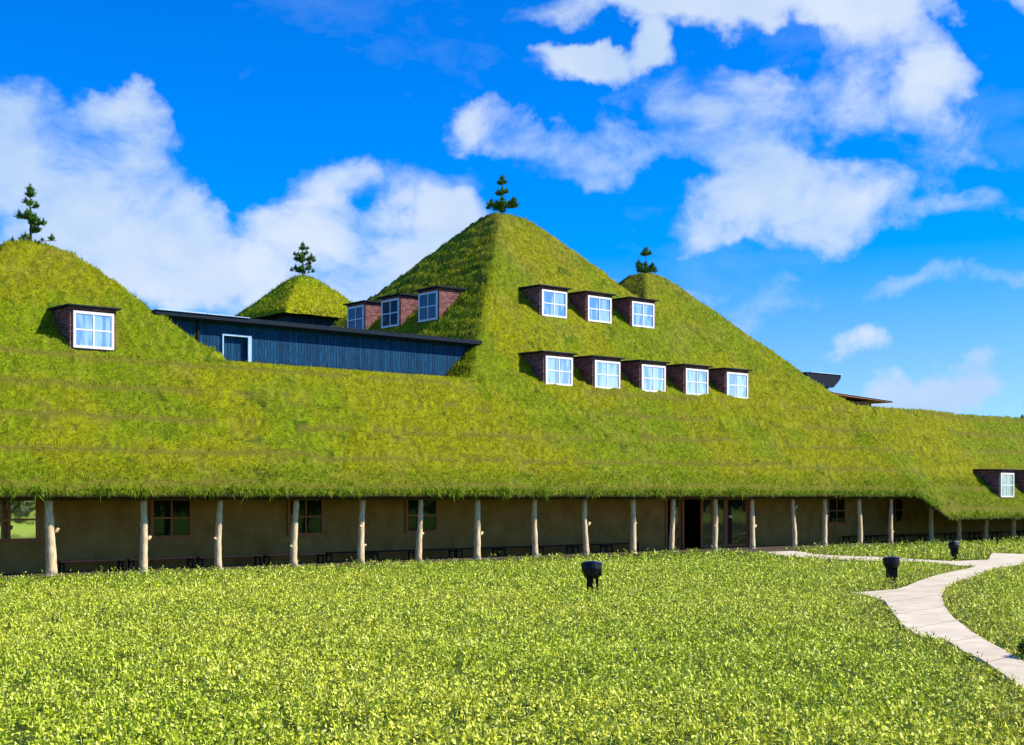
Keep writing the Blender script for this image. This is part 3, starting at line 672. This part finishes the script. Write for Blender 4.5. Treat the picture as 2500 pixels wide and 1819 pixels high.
# a wood beyond the lawn, on the viewer's side of the garden
n = 30000; u = rng.uniform(-120, 220, n); hh_ = 5 + 4 * fbm(u * .12, u * 0 + 2, 4); v = -75 + rng.normal(0, 2.5, n); z = rng.random(n) ** .7 * hh_
a = rng.normal(0, 1, (n, 3)); a /= np.linalg.norm(a, axis=1)[:, None]; b2 = np.cross(a, rng.normal(0, 1, (n, 3))); b2 /= np.linalg.norm(b2, axis=1)[:, None]
c = np.stack([u, v, z], -1); fw = poly_mesh('woodland', np.stack([c - a * .6, c + b2 * .4, c + a * .6, c - b2 * .4], 1), 4, np.array([.05, .11, .012]) * (.6 + .9 * rng.random(n))[:, None], M['leaf'])
tag(fw, 'dark green wood far across the lawn, mirrored in the veranda window', 'woodland', kind='stuff')
pathmat = simple('path_slabs', (.60, .53, .40), (.70, .62, .48), scale=2.2, rough=.95, bump=.15, spec=.1)
pt = pathmat.node_tree; pb = pt.nodes['Principled BSDF']; prev = pb.inputs['Base Color'].links[0].from_socket
t0 = pt.nodes.new('ShaderNodeTexCoord'); m0 = pt.nodes.new('ShaderNodeMapping'); m0.inputs['Rotation'].default_value = (0, 0, R(-49.7 + 90 - 50))
bk = pt.nodes.new('ShaderNodeTexBrick'); bk.inputs['Scale'].default_value = 1; bk.inputs['Brick Width'].default_value = 9.0; bk.inputs['Row Height'].default_value = 1.5; bk.inputs['Mortar Size'].default_value = .018
bk.inputs['Color1'].default_value = (1, 1, 1, 1); bk.inputs['Color2'].default_value = (.90, .89, .87, 1); bk.inputs['Mortar'].default_value = (.55, .48, .38, 1)
n0 = pt.nodes.new('ShaderNodeTexNoise'); n0.inputs['Scale'].default_value = .9; n0.inputs['Detail'].default_value = 9; n0.inputs['Roughness'].default_value = .7
r0 = pt.nodes.new('ShaderNodeMapRange'); r0.inputs[1].default_value = .35; r0.inputs[2].default_value = .62; r0.inputs[3].default_value = .80; r0.inputs[4].default_value = 1.04
pt.links.new(t0.outputs['Object'], m0.inputs[0]); pt.links.new(m0.outputs[0], bk.inputs['Vector']); pt.links.new(t0.outputs['Object'], n0.inputs['Vector']); pt.links.new(n0.outputs['Fac'], r0.inputs[0])
x0_ = pt.nodes.new('ShaderNodeMix'); x0_.data_type = 'RGBA'; x0_.blend_type = 'MULTIPLY'; x0_.inputs[0].default_value = 1
pt.links.new(prev, x0_.inputs[6]); pt.links.new(bk.outputs['Color'], x0_.inputs[7])
v0_ = pt.nodes.new('ShaderNodeVectorMath'); v0_.operation = 'SCALE'; pt.links.new(x0_.outputs[2], v0_.inputs[0]); pt.links.new(r0.outputs[0], v0_.inputs['Scale']); pt.links.new(v0_.outputs[0], pb.inputs['Base Color'])
RE = [(54.0, 29.4), (48.0, 26.59), (45.94, 25.53), (41.8, 24.35), (38.27, 22.82), (36.16, 22.10), (32.57, 20.31), (30.22, 18.96), (27.05, 16.89), (24.66, 15.2), (22.39, 13.44), (21.0, 12.29), (20.0, 11.4), (19.27, 10.81), (18.85, 10.44), (14.2, 5.9), (10, 1)]
LN = [(8.5, 2.5), (11.5, 5.4), (16.11, 8.92), (17.5, 10.05), (18.68, 11.05), (19.33, 11.72), (20.65, 12.85), (21.02, 13.68), (22.55, 14.98), (24.5, 16.5), (27.3, 18.62), (28.3, 19.7), (28.9, 20.6)]
LF = [(28.9, 20.75), (29.83, 20.75), (30.9, 20.75), (32.2, 21.28), (34.45, 22.37), (37.32, 23.62), (40.13, 24.65), (41.9, 25.2), (43.35, 25.85), (43.1, 26.4)]
P2 = [(43.6, 27.2), (44.5, 28.2), (44.4, 29.6), (43.9, 30.9), (43.9, 33.0), (45.2, 36.0), (47.0, 38.4), (49.2, 38.4), (47.9, 36.6), (46.6, 34.6), (46.9, 32.2), (46.2, 29.84), (46.0, 28.4), (48.0, 28.1), (54, 31.4)]
PATH = RE + LN + LF + P2
def smooth_loop(P, k=1): return P
bm = bmesh.new(); vs = [bm.verts.new((x, y, .045)) for x, y in PATH]; f = bm.faces.new(vs)
if f.normal.z < 0: f.normal_flip()
ex = bmesh.ops.extrude_face_region(bm, geom=[f]); bmesh.ops.translate(bm, vec=(0, 0, -.09), verts=[q for q in ex['geom'] if isinstance(q, bmesh.types.BMVert)])
bmesh.ops.triangulate(bm, faces=bm.faces[:]); bmesh.ops.recalc_face_normals(bm, faces=bm.faces[:])
me = bpy.data.meshes.new('garden_path'); bm.to_mesh(me); bm.free(); me.materials.append(pathmat)
pth = link(bpy.data.objects.new('garden_path', me)); pth['kind'] = 'structure'

def inside(x, y, P):
    r = np.zeros(len(x), bool); n = len(P)
    for i in range(n):
        x0, y0 = P[i]; x1, y1 = P[(i + 1) % n]
        if y0 == y1: continue
        c = ((y0 > y) != (y1 > y)) & (x < (x1 - x0) * (y - y0) / (y1 - y0) + x0); r ^= c
    return r
def dist_path(x, y, P):
    d = np.full(len(x), 99.0); n = len(P)
    for i in range(n):
        a = np.array(P[i]); b_ = np.array(P[(i + 1) % n]); ab = b_ - a; L2 = max(ab @ ab, 1e-6)
        t = np.clip(((x - a[0]) * ab[0] + (y - a[1]) * ab[1]) / L2, 0, 1)
        d = np.minimum(d, np.hypot(x - a[0] - ab[0] * t, y - a[1] - ab[1] * t))
    return d
def meadow_points(D0, D1, dens, marg=.20):
    n = int((D1 ** 2 - D0 ** 2) * (.378 + marg) * dens)
    D = np.sqrt(rng.random(n) * (D1 ** 2 - D0 ** 2) + D0 ** 2); X = rng.uniform(-1, 1, n) * (.378 + marg) * D
    u = X * sa + D * ca; v = -X * ca + D * sa
    vmax = np.where(u < 44.0, 40.5, np.where(u < 46, 40.5 - (u - 44) * .6, np.where(u < 50.2, 38.3, 39.9)))
    m = (v < vmax) & (v > -5) & ~inside(u, v, PATH)
    u, v, D = u[m], v[m], D[m]
    return u, v, D
def meadow(D0, D1, plants, leaves, size):
    u, v, D = meadow_points(D0, D1, plants)
    n = len(u); dp = dist_path(u, v, PATH)
    hn = fbm(u * .55, v * .55, 3) * .6 + fbm(u * 2.6 + 9, v * 2.6, 2) * .4
    h = (.12 + .12 * sstep(.32, .68, hn)) * (.55 + .9 * rng.random(n)); h *= .45 + .55 * sstep(.0, .9, dp)
    h = np.where(v > 38.5, np.maximum(h, .13), h)
    tall = rng.random(n) < .02; h = np.where(tall, h * 1.5, h)
    gaps = (vn(u * 3.1 + 40, v * 3.1) < .20) | (vn(u * 7.3 + 4, v * 7.3) < .24) | (rng.random(n) < .10)
    h = np.where(gaps, h * .35, h)
    # per plant colours
    pc = fbm(u * .30 + 4, v * .30, 3); k = rng.random(n)
    A1 = np.array([.67, .71, .055]); A2 = np.array([.50, .62, .030]); A3 = np.array([.84, .87, .20]); A4 = np.array([.33, .30, .045])
    t = np.clip(sstep(.35, .65, pc) * .7 + .3 * k, 0, 1)[:, None]
    col = A1 * (1 - t) + A2 * t
    edge = (sstep(1.6, .0, dp) * (rng.random(n) < .55))[:, None] * .7; col = col * (1 - edge) + A4 * edge
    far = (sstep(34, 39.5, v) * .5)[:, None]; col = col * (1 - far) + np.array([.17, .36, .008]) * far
    K = leaves; idx = np.repeat(np.arange(n), K); m = len(idx)
    f = np.tile((np.arange(K) + .6) / K, n) * rng.uniform(.85, 1.1, m)
    hh = h[idx] * f; rad = (.025 + .05 * (1 - f)) * (size / .05)
    an = rng.random(m) * 2 * math.pi
    c = np.stack([u[idx] + np.cos(an) * rad + rng.normal(0, .012, m), v[idx] + np.sin(an) * rad + rng.normal(0, .012, m), hh + .0], -1)
    s = size * rng.uniform(.52, 1.15, m)
    tl = rng.uniform(-.1, 1.35, m); up = rng.random(m) < .22; tl = np.where(up, rng.uniform(1.1, 1.5, m), tl)
    a = np.stack([np.cos(an) * np.cos(tl), np.sin(an) * np.cos(tl), np.sin(tl)], -1)
    b2 = np.stack([-np.sin(an), np.cos(an), rng.uniform(-.5, .5, m)], -1); b2 /= np.linalg.norm(b2, axis=1)[:, None]
    a *= (s * np.where(up, .95, .60))[:, None]; b2 *= (s * np.where(up, .17, .33))[:, None]
    q = np.stack([c - a * .6, c + b2, c + a, c - b2], 1)
    cc = col[idx] * rng.uniform(.52, 1.15, m)[:, None]
    hi = (rng.random(m) < .18)[:, None]; cc = np.where(hi, A3 * rng.uniform(.8, 1.1, m)[:, None], cc)
    return q, cc
qs = []; cs = []
for D0, D1, pl, lv, sz in [(8.5, 17, 76, 12, .058), (17, 25, 66, 10, .060), (25, 36, 54, 8, .064), (36, 50, 36, 7, .076), (50, 90, 10, 7, .11)]:
    q, c = meadow(D0, D1, pl, lv, sz); qs.append(q); cs.append(c); print('meadow', D0, len(q))
md = poly_mesh('meadow', np.concatenate(qs), 4, np.concatenate(cs), M['leaf'])
tag(md, 'low bright yellow green leafy meadow in front of the building', 'meadow', kind='stuff')

# dark shrub at the right edge of the path
sh = empty('shrub', (19.6, 10.45, 0), 'small dark green shrub overhanging the right side of the path at the picture edge', 'shrub')
n = 2600; d = rng.normal(0, 1, (n, 3)); d /= np.linalg.norm(d, axis=1)[:, None]; c = d * (rng.random(n) ** .5)[:, None] * np.array([.45, .45, .22]) + np.array([0, 0, .2])
c[:, 2] = np.abs(c[:, 2]); a = rng.normal(0, 1, (n, 3)); a /= np.linalg.norm(a, axis=1)[:, None]; b2 = np.cross(a, rng.normal(0, 1, (n, 3))); b2 /= np.linalg.norm(b2, axis=1)[:, None]
a *= .035; b2 *= .02
poly_mesh('foliage', np.stack([c - a, c + b2, c + a, c - b2], 1), 4, np.array([.05, .09, .008]) * (.6 + .8 * rng.random(n))[:, None], M['leaf'], sh)
b = MB()
for k in range(6): b.tube([(0, 0, -.03), (.25 * math.cos(k), .25 * math.sin(k), .3)], [.012, .006], 5)
b.build('stem', M['bark'], sh)
